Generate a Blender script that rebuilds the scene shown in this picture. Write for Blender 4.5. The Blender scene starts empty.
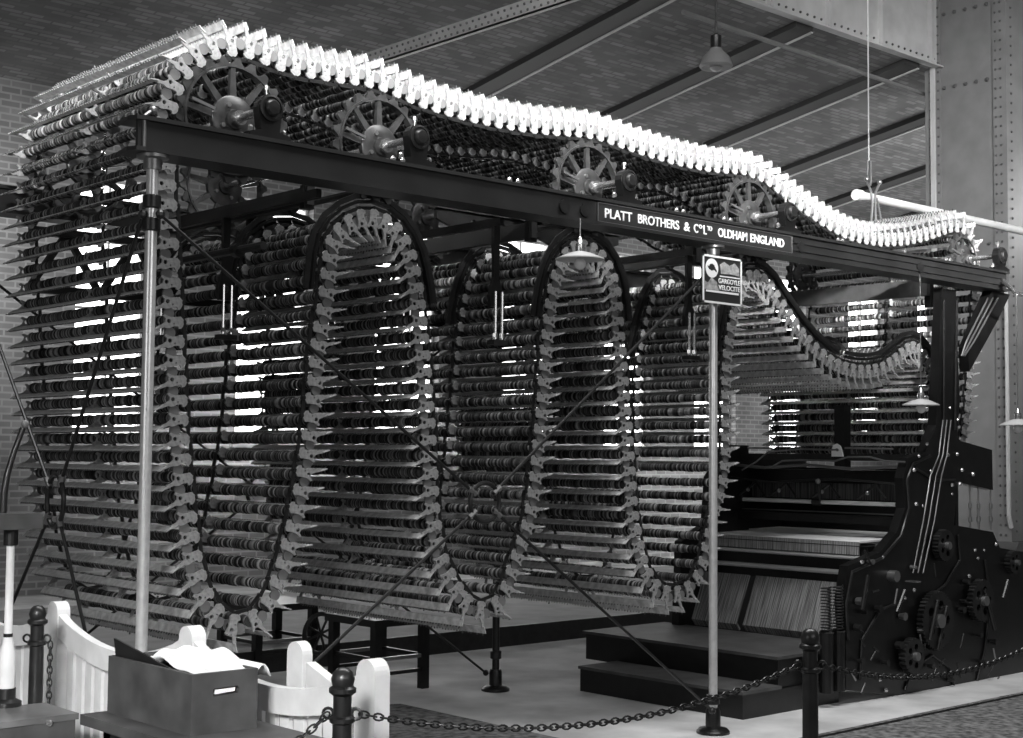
import bpy, bmesh, math, random
from mathutils import Vector, Matrix
random.seed(7)
sc = bpy.context.scene
COL = sc.collection
# ---------------------------------------------------------------- camera
def V(*a): return Vector(a)
PITCH, YAW, ROLL, F = math.radians(3.45), math.radians(47.8), 0.0086, 1440.0
CAM = V(0, 0, 1.65)
fw = V(math.cos(YAW)*math.cos(PITCH), math.sin(YAW)*math.cos(PITCH), math.sin(PITCH))
r0 = V(math.sin(YAW), -math.cos(YAW), 0); u0 = r0.cross(fw)
rt = r0*math.cos(ROLL)+u0*math.sin(ROLL); up = u0*math.cos(ROLL)-r0*math.sin(ROLL)
cd = bpy.data.cameras.new('camera'); cam = bpy.data.objects.new('camera', cd); COL.objects.link(cam)
cd.sensor_width = 36; cd.sensor_fit = 'HORIZONTAL'; cd.lens = F*36/1023; cd.clip_end = 200
M = Matrix((rt, up, -fw)).transposed().to_4x4(); M.translation = CAM
cam.matrix_world = M; sc.camera = cam
def at(x, y, axis, val):
    """point of the world plane (axis = val) seen at pixel x, y"""
    d = fw + rt*((x-511.5)/F) - up*((y-369)/F)
    return CAM + d*((val-CAM[axis])/d[axis])
# ---------------------------------------------------------------- world and light
w = bpy.data.worlds.new('world'); sc.world = w; w.use_nodes = True
bgn = w.node_tree.nodes['Background']; bgn.inputs[0].default_value = (1, 1, 1, 1); bgn.inputs[1].default_value = 0.05
def area(name, loc, aim, sx, sy, power):
    l = bpy.data.lights.new(name, 'AREA'); l.shape = 'RECTANGLE'; l.size = sx; l.size_y = sy; l.energy = power
    o = bpy.data.objects.new(name, l); COL.objects.link(o); o.location = loc
    o.rotation_euler = (Vector(aim)-Vector(loc)).to_track_quat('-Z', 'Y').to_euler(); return o
area('roof_skylight', (5.2, 4.0, 7.8), (6.3, 5.6, 1.8), 8, 1.2, 500)  # added main light from above the loom, no skylight is built there
a_ = area('clerestory_beam', (0.5, -3.0, 6.2), (6.9, 6.0, 3.66), 9.0, .4, 125); a_.data.spread = math.radians(11)  # added narrow beam that whitens the top run, no window behind it
area('left_fill_light', (-4.0, 2.5, 2.6), (3.5, 5.0, .9), 3.5, 2.0, 42)  # added soft fill from the camera's left, not a window
area('front_window_light', (2.5, -3.5, 3.6), (3.5, 4.5, .2), 5.0, 2.0, 62)  # added front fill for fence, box and floor, not a window
a_ = area('fence_side_window', (-2.5, -1.0, 3.6), (2.1, 4.2, .35), 1.2, 1.0, 17); a_.data.spread = math.radians(26)  # added narrow area light to whiten the fence, no window there
area('far_bay_skylight', (21.5, 9.0, 5.2), (20.0, 12.5, 7.0), 5.0, 1.2, 210)  # added uplight under the brick roof, brightens its right part
a_ = area('far_bay_window', (9.0, 1.0, 7.6), (17.0, 10.0, 4.6), 3.0, 2.0, 62); a_.data.spread = math.radians(40)  # added light that evens out the stanchion and girder, not a window
a_ = area('end_wall_light', (5.1, 14.5, 3.6), (6.8, 16.0, 3.9), 1.0, 3.0, 20); a_.data.spread = math.radians(80)  # added light close to the back wall, brightens its left end
vs = sc.view_settings; vs.view_transform = 'Standard'; vs.look = 'None'; vs.gamma = 1; vs.use_curve_mapping = False
vs.exposure = 0.4
# ---------------------------------------------------------------- materials
def mat(name, v, rough=.5, metal=0., noise=0., scale=8., v2=None, bump=0., emit=0.):
    m = bpy.data.materials.new(name); m.use_nodes = True; nt = m.node_tree; b = nt.nodes['Principled BSDF']
    b.inputs['Roughness'].default_value = rough; b.inputs['Metallic'].default_value = metal
    b.inputs['Base Color'].default_value = (v, v, v, 1)
    if emit:
        b.inputs['Emission Color'].default_value = (1, 1, 1, 1); b.inputs['Emission Strength'].default_value = emit
    if noise or v2 is not None or bump:
        tc = nt.nodes.new('ShaderNodeTexCoord'); n = nt.nodes.new('ShaderNodeTexNoise')
        n.inputs['Scale'].default_value = scale; n.inputs['Detail'].default_value = 5
        nt.links.new(tc.outputs['Object'], n.inputs['Vector'])
        rp = nt.nodes.new('ShaderNodeValToRGB'); lo = v*(1-noise); hi = v*(1+noise) if v2 is None else v2
        rp.color_ramp.elements[0].position = .32; rp.color_ramp.elements[1].position = .68
        rp.color_ramp.elements[0].color = (lo, lo, lo, 1); rp.color_ramp.elements[1].color = (hi, hi, hi, 1)
        nt.links.new(n.outputs['Fac'], rp.inputs['Fac']); nt.links.new(rp.outputs['Color'], b.inputs['Base Color'])
        if bump:
            bp = nt.nodes.new('ShaderNodeBump'); bp.inputs['Strength'].default_value = bump; bp.inputs['Distance'].default_value = .02
            nt.links.new(n.outputs['Fac'], bp.inputs['Height']); nt.links.new(bp.outputs['Normal'], b.inputs['Normal'])
    return m
IRON = mat('black_cast_iron', .006, .36, .0, .4, 14)
IRON2 = mat('oiled_dark_iron', .014, .34, .0, .4, 20)
BEAM = mat('painted_girder', .020, .42, .0, .25, 5)
STEEL = mat('bright_steel', .62, .22, .9)
STEELD = mat('dull_steel', .30, .35, .8)
POLE = mat('polished_pole', .82, .28, .55, .08, 30)
PLATE = mat('pale_cast_plate', .33, .45, .1, .25, 60)
SLAT = mat('pale_rail_board', .50, .45, .0, .25, 30)
TUBE = mat('yarn_tube_metal', .12, .4, .3, .5, 90)
DISC = mat('pale_spool_flange', .17, .5)
WOODD = mat('dark_stained_wood', .055, .5, 0, .35, 9)
TREAD = mat('worn_tread_board', .075, .6, 0, .3, 7)
WHITEP = mat('white_painted_wood', .72, .55, 0, .08, 12)
PAPER = mat('white_cloth', .75, .8, 0, .12, 9, bump=.3)
CONC = mat('concrete_floor', .58, .8, 0, .25, 2.2, bump=.1)
RUGM = mat('patterned_rug', .04, .95, 0, .0, 22, v2=.24, bump=.6)
PLINTH = mat('pale_plinth_boards', .20, .7, 0, .2, 4)
BRIGHT = mat('bright_turned_bar', .85, .3, .35)
WHL = mat('worn_wheel_iron', .05, .32, .2, .4, 20)
RAFT = mat('dark_rafter_paint', .035, .6)
COLM = mat('grey_painted_stanchion', .20, .55, 0, .12, 3)
GIRD = mat('pale_painted_girder', .52, .55, 0, .12, 3)
RIVET = mat('rivet_shadow_paint', .10, .5)  # dark grey for rivets, splice bolts and the stanchion plinth
BULB = mat('opal_bulb', .75, .2)
ENAMEL = mat('white_enamel', .6, .25)
SIGNB = mat('sign_dark_enamel', .03, .3)
SIGNW = mat('sign_white', .92, .5)
SIGNG = mat('sign_pale_figure', .35, .5, 0, .5, 40)
PANE = mat('daylit_pane', .8, .5, emit=2.6)
GLASS = PANE
def brick(name, a, b_, mo, scale, axis_rot=(0, 0, 0), rough=.9):
    m = bpy.data.materials.new(name); m.use_nodes = True; nt = m.node_tree; b = nt.nodes['Principled BSDF']
    b.inputs['Roughness'].default_value = rough
    tc = nt.nodes.new('ShaderNodeTexCoord'); mp = nt.nodes.new('ShaderNodeMapping'); mp.inputs['Rotation'].default_value = axis_rot
    br = nt.nodes.new('ShaderNodeTexBrick'); br.inputs['Scale'].default_value = scale
    br.inputs['Color1'].default_value = (a, a, a, 1); br.inputs['Color2'].default_value = (b_, b_, b_, 1); br.inputs['Bias'].default_value = -.2; br.inputs['Mortar'].default_value = (mo, mo, mo, 1)
    br.inputs['Mortar Size'].default_value = .012; br.inputs['Brick Width'].default_value = .235; br.inputs['Row Height'].default_value = .08
    n = nt.nodes.new('ShaderNodeTexNoise'); n.inputs['Scale'].default_value = 1.1; n.inputs['Detail'].default_value = 6
    mx = nt.nodes.new('ShaderNodeMix'); mx.data_type = 'RGBA'; mx.blend_type = 'MULTIPLY'; mx.inputs[0].default_value = .8
    rp = nt.nodes.new('ShaderNodeValToRGB'); rp.color_ramp.elements[0].position = .3; rp.color_ramp.elements[1].position = .7
    rp.color_ramp.elements[0].color = (.45, .45, .45, 1)
    nt.links.new(tc.outputs['Object'], mp.inputs[0]); nt.links.new(mp.outputs[0], br.inputs['Vector']); nt.links.new(tc.outputs['Object'], n.inputs['Vector'])
    nt.links.new(n.outputs['Fac'], rp.inputs['Fac']); nt.links.new(br.outputs['Color'], mx.inputs[6]); nt.links.new(rp.outputs['Color'], mx.inputs[7])
    nt.links.new(mx.outputs[2], b.inputs['Base Color']); return m
BRW = brick('brick_wall', .17, .24, .30, 1.0, (math.pi/2, 0, 0))
BRC = brick('brick_vault', .17, .34, .17, 1.0)
def banded(name, lo, hi, scale):
    """yarn wound in bands along the spool axis (local Y)"""
    m = bpy.data.materials.new(name); m.use_nodes = True; nt = m.node_tree; b = nt.nodes['Principled BSDF']; b.inputs['Roughness'].default_value = .9; b.inputs['Specular IOR Level'].default_value = .15
    tc = nt.nodes.new('ShaderNodeTexCoord'); mp = nt.nodes.new('ShaderNodeMapping'); mp.inputs['Scale'].default_value = (0, 1, 0)
    oi = nt.nodes.new('ShaderNodeObjectInfo'); ad = nt.nodes.new('ShaderNodeVectorMath'); ad.operation = 'ADD'
    cb = nt.nodes.new('ShaderNodeCombineXYZ'); ml = nt.nodes.new('ShaderNodeMath'); ml.operation = 'MULTIPLY'; ml.inputs[1].default_value = 37.
    n = nt.nodes.new('ShaderNodeTexNoise'); n.noise_dimensions = '3D'; n.inputs['Scale'].default_value = scale; n.inputs['Detail'].default_value = 1.5
    rp = nt.nodes.new('ShaderNodeValToRGB'); e = rp.color_ramp.elements
    e[0].position = .36; e[0].color = (lo, lo, lo, 1); e[1].position = .74; e[1].color = (hi, hi, hi, 1)
    k = e.new(.52); k.color = ((lo+hi)*.17,)*3+(1,)
    nt.links.new(tc.outputs['Object'], mp.inputs[0]); nt.links.new(oi.outputs['Random'], ml.inputs[0]); nt.links.new(ml.outputs[0], cb.inputs[0])
    nt.links.new(mp.outputs[0], ad.inputs[0]); nt.links.new(cb.outputs[0], ad.inputs[1]); nt.links.new(ad.outputs[0], n.inputs['Vector'])
    nt.links.new(n.outputs['Fac'], rp.inputs['Fac']); nt.links.new(rp.outputs['Color'], b.inputs['Base Color']); return m
YARN = banded('banded_yarn', .012, .50, 52)
def strands(name, lo, hi, scale, rough=.85):
    m = bpy.data.materials.new(name); m.use_nodes = True; nt = m.node_tree; b = nt.nodes['Principled BSDF']; b.inputs['Roughness'].default_value = rough
    tc = nt.nodes.new('ShaderNodeTexCoord'); mp = nt.nodes.new('ShaderNodeMapping'); mp.inputs['Scale'].default_value = (.02, 1, .02)
    n = nt.nodes.new('ShaderNodeTexNoise'); n.inputs['Scale'].default_value = scale; n.inputs['Detail'].default_value = 3
    rp = nt.nodes.new('ShaderNodeValToRGB'); e = rp.color_ramp.elements
    e[0].position = .4; e[0].color = (lo, lo, lo, 1); e[1].position = .62; e[1].color = (hi, hi, hi, 1)
    nt.links.new(tc.outputs['Object'], mp.inputs[0]); nt.links.new(mp.outputs[0], n.inputs['Vector'])
    nt.links.new(n.outputs['Fac'], rp.inputs['Fac']); nt.links.new(rp.outputs['Color'], b.inputs['Base Color']); return m
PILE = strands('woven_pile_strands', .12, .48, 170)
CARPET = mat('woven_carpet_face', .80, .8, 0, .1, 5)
# ---------------------------------------------------------------- mesh helpers
def finish(name, bm, m, parent=None, smooth=False):
    bmesh.ops.recalc_face_normals(bm, faces=bm.faces)
    me = bpy.data.meshes.new(name); bm.to_mesh(me); bm.free(); me.materials.append(m)
    if smooth:
        for p in me.polygons: p.use_smooth = True
        try: me.set_sharp_from_angle(angle=math.radians(40))
        except Exception: pass
    o = bpy.data.objects.new(name, me); COL.objects.link(o)
    if parent: o.parent = parent
    return o
def part(name, bm, m, parent, smooth=False):
    """part given in world coordinates; parent is an Empty without rotation"""
    o = finish(name, bm, m, None, smooth)
    q = parent; off = Vector((0, 0, 0))
    while q: off += q.location; q = q.parent
    o.data.transform(Matrix.Translation(-off)); o.parent = parent
    return o
def tag(o, label=None, cat=None, group=None, kind=None):
    if label: o['label'] = label
    if cat: o['category'] = cat
    if group: o['group'] = group
    if kind: o['kind'] = kind
    return o
def thing(name, label, cat, loc=(0, 0, 0), group=None):
    o = bpy.data.objects.new(name, None); COL.objects.link(o); o.location = loc; o.empty_display_size = .1
    return tag(o, label, cat, group)
def solo(name, bm, m, label, cat, group=None, smooth=False):
    o = finish(name, bm, m, None, smooth); vs_ = o.data.vertices
    c = sum((v.co for v in vs_), Vector())/len(vs_); c.z = min(v.co.z for v in vs_)
    o.data.transform(Matrix.Translation(-c)); o.location = c
    return tag(o, label, cat, group)
def struct(name, bm, m): return tag(finish(name, bm, m), kind='structure')
def NB(): return bmesh.new()
def box(bm, a, b):
    x0, y0, z0 = [min(a[i], b[i]) for i in range(3)]; x1, y1, z1 = [max(a[i], b[i]) for i in range(3)]
    v = [bm.verts.new(p) for p in ((x0,y0,z0),(x1,y0,z0),(x1,y1,z0),(x0,y1,z0),(x0,y0,z1),(x1,y0,z1),(x1,y1,z1),(x0,y1,z1))]
    for f in ((0,3,2,1),(4,5,6,7),(0,1,5,4),(1,2,6,5),(2,3,7,6),(3,0,4,7)): bm.faces.new([v[i] for i in f])
    return bm
def lathe(bm, prof, c, axis='z', n=16):
    """profile = [(radius, distance along axis)]; capped"""
    c = Vector(c)
    def pt(r, h, a):
        ca, sa = r*math.cos(a), r*math.sin(a)
        return c + (V(ca, sa, h) if axis == 'z' else V(ca, h, sa) if axis == 'y' else V(h, ca, sa))
    rings = [[bm.verts.new(pt(max(r, 1e-4), h, 2*math.pi*k/n)) for k in range(n)] for r, h in prof]
    for A, B in zip(rings, rings[1:]):
        for k in range(n): bm.faces.new((A[k], A[(k+1) % n], B[(k+1) % n], B[k]))
    bm.faces.new(rings[0]); bm.faces.new(rings[-1]); return bm
def tube(bm, pts, r, n=8, closed=False):
    pts = [Vector(p) for p in pts]; N = len(pts); rings = []
    prev = None
    for i, p in enumerate(pts):
        if closed: d = pts[(i+1) % N]-pts[i-1]
        else: d = pts[min(i+1, N-1)]-pts[max(i-1, 0)]
        d.normalize()
        if prev is None: a = V(0, 1, 0) if abs(d.y) < .9 else V(1, 0, 0)
        else: a = prev
        u = (a-d*a.dot(d)); u.normalize(); prev = u; v = d.cross(u)
        rr = r[i] if isinstance(r, (list, tuple)) else r
        rings.append([bm.verts.new(p+(u*math.cos(2*math.pi*k/n)+v*math.sin(2*math.pi*k/n))*rr) for k in range(n)])
    m = N if closed else N-1
    for i in range(m):
        A, B = rings[i], rings[(i+1) % N]
        for k in range(n): bm.faces.new((A[k], A[(k+1) % n], B[(k+1) % n], B[k]))
    if not closed: bm.faces.new(rings[0]); bm.faces.new(rings[-1])
    return bm
def ball(bm, c, r, sx=1, sy=1, sz=1, n=8):
    t = bmesh.ops.create_uvsphere(bm, u_segments=n*2, v_segments=n, radius=r)
    for v in t['verts']: v.co = Vector((v.co.x*sx, v.co.y*sy, v.co.z*sz))+Vector(c)
    return bm
def prism(bm, poly, y0, y1, holes=(), plane='xz'):
    """polygon (with holes) extruded; plane xz -> along y, xy -> along z, yz -> along x"""
    def P3(p, h): return V(p[0], h, p[1]) if plane == 'xz' else V(p[0], p[1], h) if plane == 'xy' else V(h, p[0], p[1])
    loops = [poly]+list(holes); edges = []; fv = []
    for lp in loops:
        vs_ = [bm.verts.new(P3(p, y0)) for p in lp]; fv.append(vs_)
        for i in range(len(vs_)): edges.append(bm.edges.new((vs_[i], vs_[(i+1) % len(vs_)])))
    res = bmesh.ops.triangle_fill(bm, edges=edges, use_beauty=True, use_dissolve=False)
    faces = [g for g in res['geom'] if isinstance(g, bmesh.types.BMFace)]
    mp = {}
    for lp, vs_ in zip(loops, fv):
        for p, v in zip(lp, vs_): mp[v] = bm.verts.new(P3(p, y1))
    for f in faces: bm.faces.new([mp[v] for v in f.verts])
    for vs_ in fv:
        for i in range(len(vs_)):
            a, b = vs_[i], vs_[(i+1) % len(vs_)]; bm.faces.new((a, b, mp[b], mp[a]))
    return bm
def circ(cx, cz, r, n=12, a0=0): return [(cx+r*math.cos(a0+2*math.pi*k/n), cz+r*math.sin(a0+2*math.pi*k/n)) for k in range(n)]
def strip(bm, pts, y0, y1, t):
    """band of thickness t following an xz polyline (pts = (x, z)), extruded in y"""
    L = []; R = []
    for i, p in enumerate(pts):
        a = pts[max(i-1, 0)]; b = pts[min(i+1, len(pts)-1)]
        d = math.hypot(b[0]-a[0], b[1]-a[1]) or 1; nx, nz = -(b[1]-a[1])/d, (b[0]-a[0])/d
        L.append((p[0]+nx*t/2, p[1]+nz*t/2)); R.append((p[0]-nx*t/2, p[1]-nz*t/2))
    rows = [[bm.verts.new((q[0], y, q[1])) for q in S] for S in (L, R) for y in (y0, y1)]
    l0, l1, q0, q1 = rows
    for i in range(len(pts)-1):
        for A, B in ((l0, l1), (l1, q1), (q1, q0), (q0, l0)): bm.faces.new((A[i], A[i+1], B[i+1], B[i]))
    for i in (0, -1): bm.faces.new((l0[i], l1[i], q1[i], q0[i]))
    return bm
def text_mesh(name, s, m, x0, x1, z0, h, y, parent, depth=.004, narrow=None):
    """raised lettering facing -Y between x0 and x1, cap height h, foot at z0"""
    c = bpy.data.curves.new(name, 'FONT'); c.body = s; c.size = 1; c.extrude = depth/2; c.offset = .012
    o = bpy.data.objects.new(name, c); COL.objects.link(o); bpy.context.view_layer.update()
    me = bpy.data.meshes.new_from_object(o.evaluated_get(bpy.context.evaluated_depsgraph_get()))
    bpy.data.objects.remove(o)
    xs = [v.co.x for v in me.vertices]; ys = [v.co.y for v in me.vertices]
    a, b, lo, hi = min(xs), max(xs), min(ys), max(ys)
    off = Vector(); q = parent
    while q: off += q.location; q = q.parent
    for v in me.vertices:
        X = x0+(v.co.x-a)/(b-a)*(x1-x0); Z = z0+(v.co.y-lo)/(hi-lo)*h
        v.co = V(X, y+(-v.co.z), Z)-off
    me.materials.clear(); me.materials.append(m); me.name = name
    t = bpy.data.objects.new(name, me); COL.objects.link(t); t.parent = parent; return t
def kids(o): return [c for c in bpy.data.objects if c.parent == o]
_tree = {}
def copy_thing(src, loc, rot=None, label=None, group=None):
    if src not in _tree: _tree[src] = [(c, kids(c)) for c in kids(src)]
    r = src.copy(); COL.objects.link(r); r.location = loc
    if rot is not None: r.rotation_euler = rot
    if label: r['label'] = label
    if group: r['group'] = group
    for c, sub in _tree[src]:
        k = c.copy(); COL.objects.link(k); k.parent = r
        for g in sub:
            h = g.copy(); COL.objects.link(h); h.parent = k
    return r
ONES = 'zeroth first second third fourth fifth sixth seventh eighth ninth tenth eleventh twelfth thirteenth fourteenth fifteenth sixteenth seventeenth eighteenth nineteenth'.split()
TENS = {2: 'twent', 3: 'thirt', 4: 'fort', 5: 'fift', 6: 'sixt', 7: 'sevent', 8: 'eight', 9: 'ninet'}
def ordn(n):
    if n >= 100: return 'hundred and '+ordn(n-100) if n > 100 else 'hundredth'
    if n < 20: return ONES[n]
    return TENS[n//10]+('ieth' if n % 10 == 0 else 'y-'+ONES[n % 10])
# ================================================================ the hall
YW = 16.0
def ceil_z(y): return 6.9-.17*(y-10.3)
struct('floor', box(NB(), (-4, -1, -.1), (44, YW, 0)), CONC)
# back wall in piers, sills and lintels round the windows
WIN = [(7.55, 8.5), (9.75, 10.9), (11.95, 13.1), (14.2, 15.4), (16.5, 17.6), (18.7, 19.8), (20.75, 21.85), (23.2, 24.4), (25.6, 26.8)]
SILL, HEAD = 1.80, 4.95
bm = NB(); x = 2.0
for a, b in WIN+[(44, 44)]:
    box(bm, (x, YW, 0), (a, YW+.35, 7.2)); x = b
for a, b in WIN:
    box(bm, (a, YW, 0), (b, YW+.35, SILL)); box(bm, (a, YW, HEAD), (b, YW+.35, 7.2))
struct('wall_back', bm, BRW)
for i, (a, b) in enumerate(WIN):
    f = NB()
    for xx in (a, (a+b)/2-.025, b-.05): box(f, (xx, YW+.12, SILL), (xx+.03, YW+.2, HEAD))
    for k in range(3):
        z = SILL+(HEAD-SILL-.03)*k/2; box(f, (a, YW+.125, z), (b, YW+.195, z+.03))
    wo = struct('window_%d' % (i+1), f, SLAT)
    finish('pane', box(NB(), (a, YW+.21, SILL), (b, YW+.23, HEAD)), PANE, wo)
    s = finish('sill', box(NB(), (a-.08, YW-.08, SILL-.07), (b+.08, YW+.1, SILL)), PLINTH, wo)
# sloping brick roof and its rafters
bm = NB()
v = [bm.verts.new(p) for p in ((3, 10.32, ceil_z(10.32)), (44, 10.32, ceil_z(10.32)), (44, YW+.3, ceil_z(YW+.3)), (3, YW+.3, ceil_z(YW+.3)))]
v2 = [bm.verts.new(q.co+V(0, 0, .25)) for q in v]
for k in range(4): bm.faces.new((v[k], v[(k+1) % 4], v2[(k+1) % 4], v2[k]))
bm.faces.new(v); bm.faces.new(v2); struct('ceiling', bm, BRC)
for i, X in enumerate((11.85, 14.1, 16.45, 18.6, 20.9, 23.2)):
    bm = NB(); y0, y1 = 10.33, YW
    prism(bm, [(y0, ceil_z(y0)-.07), (y1, ceil_z(y1)-.07), (y1, ceil_z(y1)+.02), (y0, ceil_z(y0)+.02)], X-.17, X+.17, plane='yz')
    o = tag(finish('trim_%d' % (i+1), bm, RAFT), kind='structure')
    if X > 11: lip = finish('flange_lip', prism(NB(), [(y0, ceil_z(y0)-.085), (y1, ceil_z(y1)-.085), (y1, ceil_z(y1)-.07), (y0, ceil_z(y0)-.07)], X+.13, X+.17, plane='yz'), GIRD, o)
# conduit along the roof
bm = NB(); tube(bm, [at(683, 12, 1, 10.6), at(833, 63, 1, 10.6), at(935, 98, 1, 10.6)], .03)
solo('conduit_pipe', bm, COLM, 'thin grey conduit running across the rafters under the brick roof', 'pipe')
# plate girder with stiffeners
t = thing('plate_girder', 'deep pale riveted girder with upright stiffeners meeting the grey stanchion', 'girder', (15, 10.3, 6.9))
part('web', box(NB(), (10.5, 10.28, 6.9), (30, 10.3, 8.6)), GIRD, t)
part('flange', box(NB(), (10.5, 10.20, 6.885), (30, 10.32, 6.905)), GIRD, t)
for k in range(14): part('stiffener', box(NB(), (11.0+1.15*k, 10.22, 6.92), (11.06+1.15*k, 10.28, 8.6)), GIRD, t)
bm = NB()
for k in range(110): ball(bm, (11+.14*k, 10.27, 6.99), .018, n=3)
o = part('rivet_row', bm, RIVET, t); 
# pale lattice girder upper left
L0 = at(523, 1, 1, 10.6); Zl = L0.z
t = thing('riveted_tie_beam', 'pale riveted tie beam slanting across the dark roof above the loom', 'beam', (L0.x, 12, Zl))
part('flange', box(NB(), (L0.x-.02, 9.8, Zl-.16), (L0.x, 14.6, Zl)), GIRD, t)
part('web', box(NB(), (L0.x-.02, 9.8, Zl-.16), (L0.x+.05, 14.6, Zl-.145)), GIRD, t)
bm = NB()
for k in range(46):
    for zz in (-.045, -.115): ball(bm, (L0.x-.025, 9.85+.1*k+(.05 if zz < -.1 else 0), Zl+zz), .016, n=3)
part('rivet_row', bm, RIVET, t)
# stanchion
PX = 17.0
ya, yb = at(1008, 300, 0, PX).y, at(930, 300, 0, PX).y
t = thing('riveted_stanchion', 'wide grey riveted steel stanchion rising behind the right end of the loom', 'column', (PX, (ya+yb)/2, 0))
part('web_plate', box(NB(), (PX, ya+.01, 0), (PX+.04, yb-.01, 9.5)), COLM, t)
for k, (y0, y1) in enumerate(((ya, ya+.16), (yb-.2, yb))): part('angle_flange', box(NB(), (PX-.03, y0, 0), (PX, y1, 9.5)), COLM, t)
part('side_plate', box(NB(), (PX-.03, ya-.03, 0), (PX+1.1, ya, 9.5)), COLM, t)
part('far_side_plate', box(NB(), (PX-.03, yb, 0), (PX+1.1, yb+.03, 9.5)), COLM, t)
part('cover_strip', box(NB(), (PX-.07, yb-.13, 0), (PX-.03, yb-.07, 9.5)), GIRD, t)
part('plinth', prism(NB(), [(PX-.16, 0), (PX-.16, .55), (PX-.1, .62), (PX+1.2, .62), (PX+1.2, 0)], ya-.16, yb+.12), RIVET, t)
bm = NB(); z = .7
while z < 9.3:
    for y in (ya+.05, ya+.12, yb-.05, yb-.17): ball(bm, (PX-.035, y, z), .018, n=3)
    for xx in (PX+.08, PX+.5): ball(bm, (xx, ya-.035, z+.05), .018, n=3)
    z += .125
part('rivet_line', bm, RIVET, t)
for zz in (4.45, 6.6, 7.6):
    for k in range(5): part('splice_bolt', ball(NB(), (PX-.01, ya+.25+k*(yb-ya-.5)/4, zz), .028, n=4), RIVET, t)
bm = NB(); p = at(1006, 290, 0, PX-.12)
tube(bm, [V(PX-.12, p.y, .95), V(PX-.12, p.y, 3.9)], .025); tube(bm, [V(PX-.12, p.y, .95), V(PX-.06, p.y, .8)], .03)
o = solo('wall_conduit', bm, GIRD, 'pale upright conduit clipped to the grey stanchion', 'pipe')
# raised stand edge beyond the loom
bm = box(NB(), (4.5, 9.37, 0), (16.0, 13.2, .17)); o = solo('stand_plinth', bm, PLINTH, 'low plinth with a dark edge on the floor behind the loom', 'plinth')
k = finish('edge_board', box(NB(), (4.5, 9.35, 0), (16.0, 9.369, .172)), IRON2, None); k.data.transform(Matrix.Translation(-o.location)); k.parent = o
# rug round the barrier
bm = prism(NB(), [(-3, -.8), (24, -.8), (24, 5.20), (5.93, 5.20), (5.93, 7.6), (3.0, 8.6), (-3, 8.6)], .001, .012, plane='xy')
solo('floor_rug', bm, RUGM, 'dark mottled rug spread over the floor in front of the loom', 'rug')
bm = NB(); box(bm, (6.0, 5.12, .012), (24, 5.15, .016)); box(bm, (12.6, 1, .012), (12.66, 5.1, .016))
k = finish('border_line', bm, IRON2, None); rg = bpy.data.objects['floor_rug']; k.data.transform(Matrix.Translation(-rg.location)); k.parent = rg
# ================================================================ chain path
YC = 5.95
PXPATH = [(941,452),(940,420),(938,389),(935,369),(928,353),(920,343),(910,341),(896,353),(883,363),(866,366),(850,364),(833,357),(820,346),(812,338),(802,326),(790,308),(781,295),(773,281),(761,271),(749,269),(741,278),(734,298),(730,314),(726,334),(723,357),(722,379),(722,446),(720,479),(713,502),(707,525),(701,552),(698,567),(690,581),(677,588),(663,586),(654,575),(647,559),(642,535),(638,512),(635,470),(632,423),(629,389),(627,363),(624,329),(622,300),(620,284),(614,266),(605,251),(595,243),(581,239),(569,243),(562,251),(554,266),(550,280),(546,299),(544,319),(541,346),(537,406),(533,446),(530,479),(526,509),(520,532),(510,559),(503,582),(497,597),(483,605),(468,595),(457,575),(448,559),(442,532),(439,505),(438,479),(435,423),(430,356),(427,323),(424,292),(422,280),(419,264),(415,248),(407,233),(398,221),(388,214),(374,209),(359,209),(345,216),(333,227),(325,239),(323,258),(321,278),(319,300),(316,318),(312,335),(307,396),(302,440),(296,480),(286,530),(277,561),(274,575),(266,592),(258,606),(248,616),(237,618),(225,611),(215,598),(207,580),(202,561),(198,530),(194,498),(191,467),(188,430),(185,364),(182,310),(179,260),(177,215),(175,180),(175,150),(175,120),(180,95),(192,73),(210,60),(232,54),(252,58),(270,66),(288,73),(318,79),(343,83),(362,85),(380,89),(400,98),(422,107),(450,116),(477,123),(503,128),(527,132),(553,135),(577,136),(597,139),(620,147),(640,154),(660,160),(677,165),(713,172),(745,174),(763,181),(780,194),(800,210),(823,226),(843,237),(856,242),(880,246),(906,245),(925,241),(940,236),(953,231),(965,233),(972,245),(974,262),(973,290),(971,330),(969,350),(967,380),(965,413),(961,440),(958,456)]
raw = [at(x, y, 1, YC) for x, y in PXPATH]; raw = [(p.x, p.z) for p in raw]
def resample(P, step):
    out = [P[0]]; need = step
    for a, b in zip(P, P[1:]):
        L = math.hypot(b[0]-a[0], b[1]-a[1]); pos = 0
        while L-pos >= need:
            pos += need; out.append((a[0]+(b[0]-a[0])*pos/L, a[1]+(b[1]-a[1])*pos/L)); need = step
        need -= L-pos
    return out
fine = resample(raw, .02)
for _ in range(9):
    fine = [fine[0]]+[((a[0]+2*b[0]+c[0])/4, (a[1]+2*b[1]+c[1])/4) for a, b, c in zip(fine, fine[1:], fine[2:])]+[fine[-1]]
PITCHL = .0905
path = resample(fine, PITCHL)
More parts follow.
